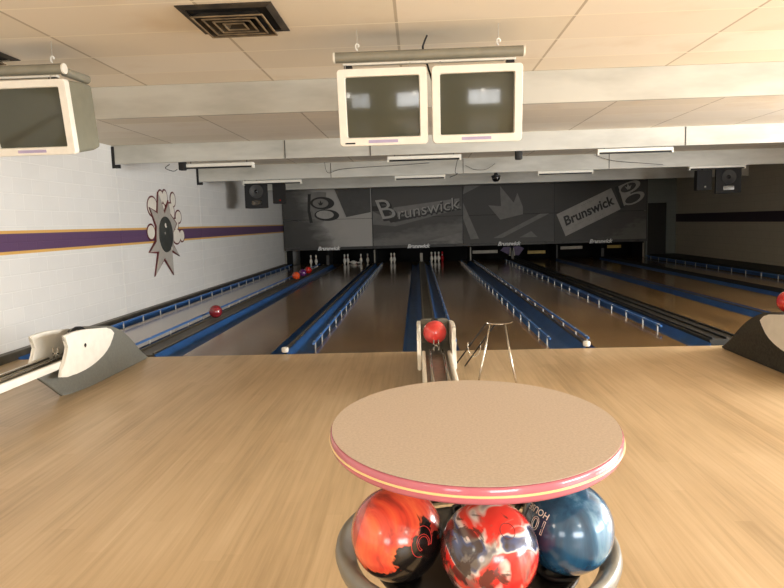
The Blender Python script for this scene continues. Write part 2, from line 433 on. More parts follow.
# ------------------------------------------------------------------ lanes, gutters, bumper rails, caps
# lane edges and gutter widths
LANES = [  # x0, x1, gutter left w, gutter right w, rail left, rail right, label
    (-4.59, -3.61, .24, .10, 1, 1, 'brown wooden bowling lane along the white left wall, partly hidden by a ball return hood'),
    (-2.84, -1.786, .325, .165, 0, 0, 'glossy wooden lane just right of the left ball return, with plain blue gutters'),
    (-1.26, -.206, .32, .24, 1, 0, 'wooden lane just left of the central ball return'),
    (.463, 1.517, .22, .40, 1, 1, 'wooden lane just right of the central ball return, below the ball ramp frame'),
    (2.043, 3.097, .085, .25, 1, 1, 'wooden lane left of the dark right ball return hood'),
    (3.79, 4.82, .02, .24, 0, 0, 'dim wooden lane starting behind the dark right ball return hood'),
    (5.346, 6.40, .24, .22, 0, 0, 'dim wooden lane at the right, second from the tan wall'),
    (7.07, 8.123, .22, .24, 0, 1, 'darkest wooden lane, nearest the tan right wall'),
]
def gutter_bm(w):
    pr = [(0, -.006), (.012, -.045), (.04, -.075), (w*.5, -.085), (w*.72, -.07), (w*.84, -.035), (w, .028)]
    inner = smooth_poly(pr, 3, closed=False)
    outer = [(w, -.13), (0, -.13)]
    poly = inner+outer
    return poly
NP = 22
for li, (x0, x1, gl, gr, rl, rr, lab) in enumerate(LANES):
    xc = (x0+x1)/2
    o = thing('bowling_lane', lab, 'bowling lane', (xc, YF, 0), group='bowling lanes')
    obj('lane_bed', B((x0-xc, .001, -.158), (x1-xc, YE-YF, 0)), 'lane_wood', o)
    for sgn, w, edge, has in ((-1, gl, x0-xc, rl), (1, gr, x1-xc, rr)):
        g = obj('gutter', PR(gutter_bm(w), lambda u, v, q: Vector((edge+sgn*(u+.001), q, v)), .002, YM-YF+.05), 'gutter_blue', o, True, sharp=.7)
        if has:
            xe = edge+sgn*.035; z = .075
            rail = obj('bumper_rail', B((xe-.014, .22 if not (li == 4 and sgn == 1) else .95, z-.012), (xe+.014, YM-YF-.3, z+.016), bev=.005, seg=1), 'rail_blue', o)
            y = .32 if not (li == 4 and sgn == 1) else 1.05
            for k in range(NP if y < 1 else NP-1):
                pb = bmesh.new()
                box(pb, (xe-.007-sgn*.012, y-.009, -.06), (xe+.007-sgn*.012, y+.009, z+.006))
                box(pb, (xe-.015, y-.012, z+.0165), (xe+.015, y+.012, z+.019))
                obj('post', pb, 'post_metal', rail)
                y += .56 if k == 0 else .735
# caps between the lanes
def cap(xa, xb, z, label, name, knob=False, grooves=0, mat='cap_brown', y0=YF+.05, group=None):
    xc = (xa+xb)/2
    o = thing(name, label, 'lane divider', (xc, y0, -.158), group=group)
    h = (xb-xa)/2-.002; L = YM+.06-y0
    bm = B((-h, 0, 0), (h, L, z+.158), bev=.006, seg=1)
    obj('cover', bm, mat, o)
    if grooves:
        for k in range(grooves):
            gx = -h*.78+1.56*h*k/(grooves-1)
            obj('track_ridge', B((gx-.012, .02, z+.158), (gx+.012, L, z+.158+.022), bev=.004, seg=1), 'dull_steel' if mat == 'cap_brown' else 'black_plastic', o)
    if knob:
        kb = LA([(0, -.035), (.036, -.035), (.042, -.02), (.042, .012), (.034, .022), (0, .024)], 20, c=(0, -.02, z+.158))
        obj('end_knob', kb, 'white_plastic', o, True, sharp=.8)
cap(XL+.002, -4.835, .10, 'dark capping strip running along the foot of the white left wall', 'wall_capping', y0=4.2)
cap(-3.505, -3.17, .012, 'ball track cover leading back from the left ball return, maroon ball resting on it', 'ball_track', grooves=2)
cap(-1.617, -1.584, .055, 'thin metal divider with white end knob, left of the central ball return', 'lane_divider', knob=True)
cap(.037-.0, .237, .05, 'dark double ball track leading back behind the coral ball in the centre', 'ball_track', grooves=2)
cap(1.921, 1.955, .055, 'thin metal divider with white end knob, right of the ball ramp frame', 'lane_divider', knob=True)
cap(3.352, 3.765, .06, 'black carpeted ball track cover behind the dark right ball return', 'ball_track', mat='cap_dark', grooves=3)
cap(5.065, 5.10, .05, 'thin divider between the two dim lanes at the right', 'lane_divider')
cap(6.625, 6.845, .05, 'dark ball track cover between the last two lanes before the tan wall', 'ball_track', mat='cap_dark', grooves=3)
tag(obj('wall_walkway', B((8.37, YF+.05, -.158), (XR-.002, YM-.02, .12), bev=.01, seg=1), 'cap_dark'), 'dark raised walkway strip along the foot of the tan right wall', 'walkway')

# ------------------------------------------------------------------ masking units
PW = 13.19/4; MX0 = -4.93; ZB, ZT, ZM = .574, 2.779, 1.685
def panel_pt(i, u, v, d):   # local to the panel's thing (origin at its bottom centre)
    return Vector(((u-.5)*(PW-.03), -d, v*(ZT-ZB)))
def shape(i, pts, d, mat, parent, name):
    return obj(name, PR(pts, lambda u, v, w: panel_pt(i, u, v, w), d-.002, d), mat, parent)
def ell(cx, cy, rx, ry, rot=0, n=28):
    asp = (PW-.03)/(ZT-ZB)
    out = []
    for k in range(n):
        a = 2*PI*k/n; x, y = rx*math.cos(a), ry*math.sin(a)
        c_, s_ = math.cos(rot), math.sin(rot)
        out.append((cx+(x*c_-y*s_), cy+(x*s_+y*c_)*asp))
    return out
def crown(cx, cy, s, rot=0):
    asp = (PW-.03)/(ZT-ZB)
    P = [(-.9, .5), (-.35, .0), (-.3, -.55), (.3, -.55), (.35, 0), (.9, .5), (.42, .28), (0, 1.1), (-.42, .28)]
    P = [(-.35, -.55), (.35, -.55), (.9, .45), (.35, .1), (0, 1.0), (-.35, .1), (-.9, .45)]
    c_, s_ = math.cos(rot), math.sin(rot)
    return [(cx+s*(x*c_-y*s_), cy+s*(x*s_+y*c_)*asp) for x, y in P]
def flat_text(body, size, u, v, rot, d, mat, parent, name, shear=0, bold=0, sx=1, i=0):
    bm = text_bm(body, size, shear, bold)
    c_, s_ = math.cos(rot), math.sin(rot); o0 = panel_pt(i, u, v, d)
    xf(bm, lambda p: o0+Vector((p.x*sx*c_-p.y*s_, 0, p.x*sx*s_+p.y*c_)))
    return obj(name, bm, mat, parent)
DESC = ['leftmost printed masking panel with a large dark letter B emblem', 'second masking panel from the left, with big script lettering across it',
        'third masking panel, dark with a large three-pointed crown', 'rightmost masking panel with a tilted pale ticket-like label']
for i in range(4):
    xc = MX0+PW*(i+.5)
    o = thing('masking_panel', DESC[i], 'masking panel', (xc, YM, ZB), group='printed masking panels above the pins')
    mat = 'art_'+('one', 'two', 'three', 'four')[i]
    hw = (PW-.03)/2; zm = ZM-ZB+.02*(i-1)*0
    obj('upper_board', B((-hw, 0, zm+.006), (hw, .03, ZT-ZB)), mat, o)
    obj('lower_board', B((-hw, 0, .10), (hw, .03, zm-.006)), mat, o)
    obj('bottom_rail', B((-hw, -.012, 0), (hw, .03, .098), bev=.004, seg=1), 'art_dark', o)
    obj('side_trim', B((hw+.002, -.012, 0), (hw+.026, .03, ZT-ZB)), 'art_ink', o)
    flat_text('Brunswick', .19, .50, .022, 0, .014, 'lettering_white', o, 'maker_lettering', shear=.35, bold=.009)
    for k in (-1, 1): obj('rail_clip', xf(B((-.05, -.016, .03), (.05, -.0125, .06)), lambda v, k=k: v+Vector((k*hw*.82, 0, 0))), 'art_ink', o)
    if i == 0:
        shape(i, [(.58, 1), (.99, 1), (.99, .605), (.70, .53)], .004, 'art_band', o, 'print_dark_field')
        shape(i, [(.36, .50), (.30, .95), (.42, .965), (.50, .95), (.46, .47)], .003, 'art_mid', o, 'print_letter_stem')
        shape(i, ell(.45, .775, .135, .070, -.05), .005, 'art_ink', o, 'print_ring')
        shape(i, ell(.43, .775, .088, .050, -.05), .007, 'art_mid', o, 'print_ring_face')
        shape(i, ell(.495, .575, .140, .064, -.05), .005, 'art_ink', o, 'print_ring')
        shape(i, ell(.475, .585, .100, .046, -.05), .007, 'art_pale', o, 'print_ring_face')
        shape(i, crown(.43, .77, .036), .009, 'art_ink', o, 'print_crown')
        shape(i, [(.30, .45), (.335, .46), (.31, .66), (.325, .93), (.29, .93), (.28, .66)], .004, 'art_ink', o, 'print_letter_edge')
        shape(i, [(.575, 1), (.59, 1), (.715, .53), (.70, .53)], .006, 'art_pale', o, 'print_edge')
    if i == 1:
        shape(i, [(.0, .62), (.0, .40), (.25, .36), (.99, .62), (.99, .66), (.25, .42)], .003, 'art_soft', o, 'print_highlight')
        shape(i, [(.0, .70), (.15, .70), (.22, .48), (.95, .68), (.95, .63), (.2, .42), (.12, .62), (0, .62)], .0045, 'art_ink', o, 'print_shadow')
        shape(i, [(.20, .50), (.97, .66), (.97, .79), (.24, .67)], .005, 'art_mid', o, 'print_letter_band')
        flat_text('runswick', .60, .618, .61, .150, .006, 'art_ink', o, 'print_script_shadow', shear=.12, bold=.022, sx=1.04)
        flat_text('runswick', .60, .612, .63, .150, .009, 'art_pale', o, 'print_script', shear=.12, bold=-.002, sx=1.04)
        flat_text('B', 1.05, .19, .61, .10, .006, 'art_ink', o, 'print_script_shadow', shear=-.25, bold=.02, sx=1.1)
        flat_text('B', 1.05, .175, .635, .10, .009, 'art_pale', o, 'print_script', shear=-.25, bold=-.004, sx=1.1)
        shape(i, [(.60, .10), (.99, .23), (.99, .10)], .004, 'art_mid', o, 'print_wedge')
    if i == 2:
        shape(i, [(.41, .42), (.66, .50), (.66, .62), (.60, .85), (.56, .69), (.41, .97), (.42, .64), (.28, .66)], .004, 'art_soft', o, 'print_crown')
        shape(i, [(.0, .72), (.17, .12), (.08, .11), (0, .45)], .004, 'art_soft', o, 'print_band')
        shape(i, [(.33, .12), (.43, .12), (.95, .50), (.85, .50)], .0045, 'art_soft', o, 'print_band')
        shape(i, [(.62, .12), (.82, .12), (.75, .22)], .004, 'art_soft', o, 'print_band')
        shape(i, [(0, .85), (.02, .99), (.2, .99)], .004, 'art_soft', o, 'print_corner')
    if i == 3:
        shape(i, [(.02, .48), (.12, .12), (.72, .535), (.615, .88)], .004, 'art_pale', o, 'print_ticket')
        shape(i, [(.65, .89), (.72, .55), (.76, .56), (.69, .91)], .0045, 'art_ink', o, 'print_gap')
        shape(i, [(.685, .90), (.755, .585), (.84, .66), (.80, .97)], .004, 'art_pale', o, 'print_ticket_end')
        shape(i, ell(.815, .885, .122, .058, .42), .0045, 'art_pale', o, 'print_ticket_end')
        shape(i, ell(.862, .705, .122, .058, .42), .005, 'art_pale', o, 'print_ticket_end')
        shape(i, ell(.80, .88, .088, .042, .42), .006, 'art_dark', o, 'print_oval')
        shape(i, ell(.85, .70, .088, .042, .42), .006, 'art_dark', o, 'print_oval')
        shape(i, crown(.80, .885, .042, .2), .008, 'art_pale', o, 'print_crown')
        flat_text('Brunswick', .47, .365, .515, .40, .006, 'art_ink', o, 'print_script', shear=.10, bold=.014, sx=.95)
        for k, (uu, vv, ln) in enumerate([(.30, .72, .5), (.36, .66, .42), (.27, .33, .25), (.45, .42, .45), (.18, .24, .2)]):
            flat_text('- - - - - - -', .10, uu, vv, .40, .0055, 'art_dark', o, 'print_small_line', sx=ln*3)

# pin decks: side kickbacks, sweep bars
for k, x in enumerate([-4.90, -3.34, -1.60, .130, 1.938, 3.47, 5.083, 6.735, 8.20]):
    o = thing('kickback', ('upright light-edged kickback plate at the pins, ' + ['against the white wall', 'at the end of the left ball track', 'between the first two masking panels',
        'at the end of the central ball track', 'between the second and third masking panels', 'under the middle of the third masking panel',
        'between the third and fourth masking panels', 'under the middle of the rightmost masking panel', 'at the right end beside the dark doorway'][k]), 'kickback plate', (x, YM+.12, -.158), group='kickback plates beside the pins')
    tl = .70
    obj('plate', B((-.03, .05, 0), (.03, 1.2, tl)), 'dark_interior', o)
    obj('edge_strip', B((-.022 if k % 2 == 0 else -.05, 0, .158), (.022 if k % 2 == 0 else .05, .048, tl-.02 if k % 2 == 0 else .52), bev=.004, seg=1), 'pale_bar' if k in (0, 2, 3, 4, 8) else 'art_dark', o)
def sweep(x0, x1, z, mat, label):
    sb = B((x0, YM+.3, z-.05), (x1, YM+.34, z+.06), bev=.004, seg=1)
    o = thing('sweep_bar', label, 'sweep bar', ((x0+x1)/2, YM+.32, z), group='pinsetter sweep bars'); c = Vector(o.location)
    obj('bar', xf(sb, lambda v: v-c), mat, o)
    for xx in (x0+.02, x1-.05): obj('support_arm', xf(B((xx, YM+.345, z), (xx+.03, YM+.375, 2.79)), lambda v: v-c), 'dark_interior', o)
    return
    tag(obj('sweep_bar', xf(B((x0, YM+.3, z-.05), (x1, YM+.34, z+.06), bev=.004, seg=1), lambda v: v), mat), label, 'sweep bar', 'pinsetter sweep bars')
sweep(2.03, 2.95, .33, 'pale_bar', 'pale sweep bar under the left half of the crown masking panel')
sweep(4.05, 4.70, .27, 'yellow_bar', 'yellowish sweep bar under the right half of the crown masking panel')
sweep(5.25, 6.05, .40, 'pale_bar', 'pale sweep bar under the left half of the ticket masking panel')
sweep(6.95, 7.45, .40, 'yellow_bar', 'dim yellow sweep bar under the middle of the ticket masking panel')
o = thing('pinsetter_guard', 'violet-grey machine guard with a pale block, under the crown masking panel', 'machine guard', (3.47, YM+.3, .25))
obj('shield', PR([(-.42, .12), (-.15, -.02), (.25, -.08), (.45, .18), (.28, .26), (-.3, .24)], lambda u, v, w: Vector((u, w, v)), -.02, .03), 'violet_cloth', o)
obj('block', PR([(-.11, -.08), (.11, -.08), (.07, .20), (-.07, .20)], lambda u, v, w: Vector((u, w, v)), -.06, -.022), 'pale_bar', o)

# pins
PINP = [(0, 0), (.0255, 0), (.0285, .02), (.037, .06), (.0515, .085), (.0603, .114), (.0575, .15), (.049, .185), (.035, .215), (.0255, .24), (.0228, .254), (.0248, .28), (.0302, .315), (.0323, .343), (.029, .362), (.018, .376), (0, .381)]
def make_pin(body):
    o = thing('bowling_pin', '', 'bowling pin')
    obj('body', LA(smooth_poly(PINP, 2, False), 16), body, o, True)
    for z, r in ((.236, .0275), (.262, .0244)): obj('neck_stripe', LA([(r-.002, z), (r+.0006, z+.002), (r+.0006, z+.008), (r-.002, z+.010)], 16), 'red_stripe' if body == 'pin_white' else 'pin_white', o, True)
    return o
pw = make_pin('pin_white'); pr_ = make_pin('pin_red')
used = False
PINS = [(-4.03, 24.35, 'left one of two white pins on the lane beside the white wall'), (-3.84, 24.4, 'right one of two white pins on the lane beside the white wall'),
 (-2.75, 24.3, 'leftmost standing white pin on the lane right of the left ball track'), (-2.64, 24.42, 'second standing white pin from left, under the gap of the first panel'),
 (-2.14, 24.35, 'white pin standing right of the fallen pins'), (-1.90, 24.55, 'white pin standing nearest the divider under the first two panels joint'),
 (-1.0, 24.35, 'left one of two white pins just left of the central track'), (-.885, 24.4, 'right one of two white pins just left of the central track'),
 (.51, 24.35, 'leftmost of three white pins right of the central track'), (.645, 24.4, 'middle of three white pins right of the central track'), (.78, 24.45, 'white pin directly beside the red pin')]
for x, y, l in PINS:
    p = copy_tree(pw) if used else pw; used = True
    p.location = (x, y, 0); p['label'] = l; p['group'] = 'bowling pins at the ends of the lanes'
pr_.location = (.915, 24.45, 0); pr_['label'] = 'red bowling pin at the right end of a row of white pins'; pr_['group'] = 'bowling pins at the ends of the lanes'
for x, y, rz, l in ((-2.52, 24.25, 1.3, 'fallen white pin lying left of the upright pin under the first panel'), (-2.34, 24.72, -1.2, 'fallen white pin lying closest to the upright pin, under the first panel')):
    p = copy_tree(pw); p.location = (x, y, .0603); p.rotation_euler = (PI/2, 0, rz); p['label'] = l; p['group'] = 'bowling pins at the ends of the lanes'

# ------------------------------------------------------------------ ball returns
def ball_return(xc, label, y=0, dark=False):
    """hood standing on the approach in front of the foul line, rack running toward the camera"""
    o = thing('ball_return', label, 'ball return', (xc, 6.4+y, 0), group='ball returns')
    F = lambda q, z, x: Vector((x, q-6.4, z))
    hm = 'dark_carpet' if dark else 'hood_grey'
    lower = [(5.50, .20), (5.64, .10), (5.78, .0), (5.88, 0), (6.0, .0), (6.2, 0), (6.6, 0), (7.38, .0), (7.40, .03), (7.25, .125), (7.09, .25), (6.93, .365), (6.776, .45), (6.60, .52), (6.42, .55), (6.24, .555), (6.20, .50), (6.14, .36), (5.9, .33), (5.65, .315), (5.42, .30), (5.39, .28)]
    # shell: narrower at the base, widest at mid-height
    bm = bmesh.new(); xsn = [(-1.0, .86), (-.93, .97), (-.6, 1), (.6, 1), (.93, .97), (1, .86)]
    poly = smooth_poly(lower, 2)
    cy_, cz_ = 6.4, .25
    rows = []
    for fx, sc in ((-1, .93), (-.965, .985), (-.85, 1), (.85, 1), (.965, .985), (1, .93)):
        row = []
        for q, z in poly:
            qq = cy_+(q-cy_)*(.985 if sc < .95 else 1) ; zz = max(0.0, cz_+(z-cz_)*sc)
            wx = .137*(.88+.12*min(1, z/.25)); dq = max(0, q-(5.78-1.30*min(z, .30))); wx *= min(1, .10+.90*math.sqrt(dq/.36))
            row.append(bm.verts.new(F(qq, zz, fx*wx)))
        rows.append(row)
    n = len(poly)
    for a, b in zip(rows, rows[1:]):
        for k in range(n): bm.faces.new((a[k], a[(k+1) % n], b[(k+1) % n], b[k]))
    bm.faces.new(rows[0][::-1]); bm.faces.new(rows[-1])
    obj('hood', bm, hm, o, True, sharp=.6)
    fin = [(6.564, .457), (6.50, .505), (6.40, .535), (6.234, .556), (6.06, .578), (5.889, .594), (5.73, .597), (5.61, .59), (5.645, .54), (5.669, .474), (5.635, .41), (5.594, .364), (5.54, .30), (5.499, .24), (5.62, .212), (5.767, .208), (5.92, .210), (6.046, .221), (6.17, .243), (6.285, .272), (6.375, .307), (6.445, .347), (6.52, .405)]
    for sg in (-1, 1):
        a, b = (.136, .170) if sg > 0 else (-.170, -.136)
        f = obj('side_panel', PR(fin, F, a, b, bev=.008), 'cream_plastic', o, True, sharp=.5)
        obj('lock_badge', LA([(0, .0), (.018, 0), (.020, .004), (0, .006)], 16, c=(sg*.171, 5.95-6.4, .44), axis='X') if sg > 0 else LA([(0, 0), (.018, 0), (.020, -.004), (0, -.006)], 16, c=(sg*.171, 5.95-6.4, .44), axis='X'), 'chrome', f)
    obj('lift_wheel', LA([(.05, -.03), (.115, -.03), (.12, -.02), (.12, .02), (.115, .03), (.05, .03)], 32, c=(0, 6.16-6.4, .47), axis='X'), 'black_plastic', o, True, sharp=.6)
    obj('ball_stop', (lambda bm: (box(bm, (-.028, -.66, .36), (-.016, -.648, .46)), box(bm, (.016, -.66, .36), (.028, -.648, .46)), box(bm, (-.028, -.66, .40), (.028, -.646, .415)), bm)[-1])(bmesh.new()), 'chrome', o)
    # rack
    ya, yb = 5.72-6.4, 4.35-6.4
    for sx in (-.058, .058): obj('track_rail', T([(sx, ya, .368), (sx, (ya+yb)/2, .366), (sx, yb, .372)], .011, 10), 'chrome', o, True)
    obj('track_plate', B((-.095, yb, .315), (.095, ya, .33), bev=.003, seg=1), 'dull_steel', o)
    for sg in (-1, 1):
        x0, x1 = sorted((sg*.098, sg*.132))
        obj('rack_side', B((x0, yb, .295), (x1, ya+.02, .365), bev=.012), 'cream_plastic', o, True, sharp=.6)
    ends = [(.14*math.cos(a), yb-.02-.09*math.sin(a), .35) for a in [PI*k/10 for k in range(11)]]
    obj('end_bumper', T(ends, .03, 10), 'black_plastic', o, True, sharp=.9)
    for yy in (yb+.09,):
        lg = B((-.05, yy-.05, .02), (.05, yy+.05, .315), bev=.006); box(lg, (-.09, yy-.07, 0), (.09, yy+.07, .02), bev=.005)
        obj('rack_support', lg, hm, o)
    return o
ball_return(-3.34, 'grey ball return hood with cream side fins, beside the white left wall')
ball_return(.145, 'central ball return with cream fins and chrome rails, coral ball in its mouth')
ball_return(3.51, 'dark carpeted ball return hood at the right edge of the photo', dark=True, y=-.1)

def ball(name_mat, loc, label, group=None, rot=(0, 0, 0), holes=None):
    o = thing('bowling_ball', label, 'bowling ball', loc, rot, group)
    bm = bmesh.new(); bmesh.ops.create_uvsphere(bm, u_segments=48, v_segments=32, radius=.108)
    obj('shell', bm, name_mat, o, True)
    if holes:
        d0 = Vector(holes).normalized(); e1 = d0.cross(Vector((0, 0, 1))).normalized(); e2 = e1.cross(d0)
        for a, b in ((-.13, .1), (.13, .1), (0, -.45)):
            d = (d0+e1*a+e2*b).normalized(); s1 = d.cross(Vector((0, 1, .3))).normalized(); s2 = d.cross(s1)
            bm = bmesh.new(); vs = [bm.verts.new(d*.1083+(s1*math.cos(q)+s2*math.sin(q))*.0125) for q in [2*PI*k/16 for k in range(16)]]
            bm.faces.new(vs); obj('finger_hole', bm, 'dark_interior', o)
    return o
ball('ball_coral', (.137, 5.86, .508), 'coral red bowling ball sitting in the mouth of the central ball return')
ball('ball_scarlet', (3.53, 6.30, .655), 'red bowling ball on top of the right ball return, cut by the photo edge')
ball('ball_maroon', (-3.337, 10.45, .144), 'maroon bowling ball alone on the left ball track')
ball('ball_orange', (-3.337, 17.6, .144), 'orange bowling ball, nearest of three far down the left ball track')
ball('ball_violet', (-3.337, 18.6, .144), 'violet bowling ball, middle of three far down the left ball track')
ball('ball_scarlet', (-3.337, 19.6, .144), 'orange-red bowling ball, farthest of three on the left ball track')

# ------------------------------------------------------------------ tubular ball ramp stand
o = thing('ball_ramp', 'thin steel tube ball ramp stand behind the round table', 'ball ramp', (.68, 5.75, 0))
c = Vector(o.location)
def tb(pts, r, name, mat='dull_steel'): return obj(name, xf(T(pts, r, 8), lambda v: v-c), mat, o, True)
tb([(.632, 5.8, .585), (.56, 5.70, .30), (.486, 5.6, .012)], .008, 'leg', 'chrome')
tb([(.766, 5.8, .585), (.80, 5.70, .30), (.846, 5.6, .012)], .008, 'leg', 'chrome')
arc = [(.717+.115*math.cos(a), 5.80+.02*math.sin(a*1), .598-.022*math.sin(a)) for a in [PI*k/12 for k in range(13)]]
tb(arc, .005, 'top_bar', 'chrome')
tb([(.605, 5.84, .585), (.342, 6.533, .03)], .007, 'ramp_rail', 'black_plastic')
tb([(.68, 5.84, .570), (.456, 6.569, .03)], .007, 'ramp_rail', 'black_plastic')
hk = [(.462, 6.19, .35), (.462, 6.19, .30)]+[(.522+.06*math.cos(a), 6.19, .29+.085*math.sin(a)) for a in [PI+PI*k/12 for k in range(13)]]+[(.582, 6.19, .30), (.582, 6.19, .35)]
tb(hk, .004, 'cradle', 'chrome')

# ------------------------------------------------------------------ round table with ball tray
TX, TY, TZ = .130, 1.64, 1.0
o = thing('ball_rack_table', 'oval beige laminate table with pink rim over a round grey ball tray', 'table', (TX, TY, 0))
RX, RY = .361, .425
def ell_lathe(prof, n=96):
    bm = bmesh.new(); rings = []
    for dr, z in prof:
        if dr is None: rings.append([bm.verts.new((0, 0, z))])
        else: rings.append([bm.verts.new(((RX+dr)*math.cos(2*PI*k/n), (RY+dr)*math.sin(2*PI*k/n), z)) for k in range(n)])
    for a, b in zip(rings, rings[1:]):
        for k in range(n):
            f = list(dict.fromkeys([a[k % len(a)], a[(k+1) % n % len(a)], b[(k+1) % n % len(b)], b[k % len(b)]]))
            if len(f) > 2: bm.faces.new(f)
    return bm
obj('tabletop', ell_lathe([(None, TZ), (-.0005, TZ+.0006), (-.0005, TZ-.0005), (-.0095, TZ-.001), (-.0095, TZ-.034), (None, TZ-.034)]), 'laminate', o)
band = obj('edge_band', ell_lathe([(-.009, TZ-.037), (-.009, TZ-.0025), (0, TZ-.0015), (.0015, TZ-.002), (.0035, TZ-.006), (.0045, TZ-.015), (.0045, TZ-.024), (.004, TZ-.030), (.001, TZ-.036), (-.009, TZ-.038)]), 'rim_pink', o, True, sharp=1.0)
obj('edge_stripe', ell_lathe([(.003, TZ-.0225), (.0062, TZ-.0215), (.0068, TZ-.0195), (.0062, TZ-.0175), (.003, TZ-.0165)]), 'rim_yellow', band, True)
obj('pole', LA([(.055, .958), (.055, .95), (.035, .94), (.03, .7), (.03, .05), (.05, .045)], 32, c=(0, 0, 0)), 'tray_grey', o, True, sharp=.6)
obj('pedestal_foot', LA([(0, 0), (.30, 0), (.30, .02), (.27, .035), (.06, .05), (0, .05)], 48), 'black_plastic', o, True, sharp=.5)
TC = (-.001, -.045, 0)
obj('tray_rim', LA([(.305, .668), (.315, .655), (.335, .65), (.352, .668), (.358, .69), (.354, .708), (.344, .716), (.332, .712), (.322, .70), (.312, .69), (.305, .680)], 72, c=TC), 'tray_grey', o, True)
obj('tray_bowl', LA([(.262, .652), (.262, .672), (.25, .671), (.22, .667), (.15, .669), (.10, .695), (.07, .715), (.03, .725), (.0, .726), (.0, .65), (.262, .652)], 72, c=TC), 'tray_dark', o, True)
for k in range(6):
    a = -PI/2+k*PI/3
    a2 = a+PI/6; obj('tray_spoke', T([(TC[0]+.25*math.cos(a2), TC[1]+.25*math.sin(a2), .660), (TC[0]+.325*math.cos(a2), TC[1]+.325*math.sin(a2), .672)], .008, 8), 'black_plastic', o, True)
    obj('ball_cup', LA([(.03, .667), (.048, .668), (.052, .676), (.05, .682), (.04, .679)], 32, c=(TC[0]+.218*math.cos(a), TC[1]+.218*math.sin(a), .001)), 'black_plastic', o, True)

BZ = .785
ob = ball('ball_orange_black', (-.065, 1.462, BZ), 'orange and black swirled bowling ball, left one under the table')
rb = ball('ball_red_marble', (.143, 1.380, BZ), 'red, white and navy marbled bowling ball, middle one under the table')
bb = ball('ball_blue_pearl', (.338, 1.487, BZ), 'blue pearl bowling ball, right one under the table')

def on_sphere(bm, d0, up, r=.1084, flip=False):
    d0 = Vector(d0).normalized(); up = (Vector(up)-d0*Vector(up).dot(d0)).normalized(); rt = up.cross(d0)
    def f(p):
        a, b = p.x/r, p.y/r; L = math.hypot(a, b)
        if L < 1e-9: d = d0
        else: d = d0*math.cos(L)+(rt*a+up*b)/L*math.sin(L)
        return d*(r+p.z)
    return xf(bm, f)
CAM = Vector((0, 0, CAMZ))
def face_dir(o, dx, dz):
    """direction from the ball's centre towards the viewer's side, offset right/up"""
    w = (CAM-Vector(o.location)).normalized(); rt = Vector((0, 0, 1)).cross(w).normalized(); up = w.cross(rt)
    return w, rt, up
w, rt, up = face_dir(bb, 0, 0)
th = 2.62
def turn(th): return up*math.cos(th)+rt*math.sin(th)
dh = (w-rt*.78+up*.36).normalized()
obj('lettering', on_sphere(text_bm('HOUSE', .021, bold=.0002), dh, turn(-2.62)), 'pin_white', bb)
dh = (w-rt*.70-up*.02).normalized()
obj('weight_number', on_sphere(text_bm('10', .046, outline=.0007), dh, turn(-2.62)), 'pin_white', bb)
w, rt, up = face_dir(ob, 0, 0)
dl = (w+rt*.62-up*.22).normalized()
cir = [(.026*math.cos(a), .034*math.sin(a)) for a in [2*PI*k/40 for k in range(34)]]
bm = T([(x, y, 0) for x, y in cir], .0007, 5)
mk = obj('ring_logo', on_sphere(bm, dl, turn(.3)), 'ball_coral', ob)
bm = text_bm('C', .05, outline=.0006)
obj('ring_logo', on_sphere(bm, dl, turn(1.2)), 'ball_coral', ob)
w, rt, up = face_dir(rb, 0, 0)
dl = (w+rt*.42+up*.42).normalized()
bm = T([(.017*math.cos(2*PI*k/24), .017*math.sin(2*PI*k/24), 0) for k in range(24)], .0007, 5, closed=True)
obj('ring_logo', on_sphere(bm, dl, up), 'maroon', rb)

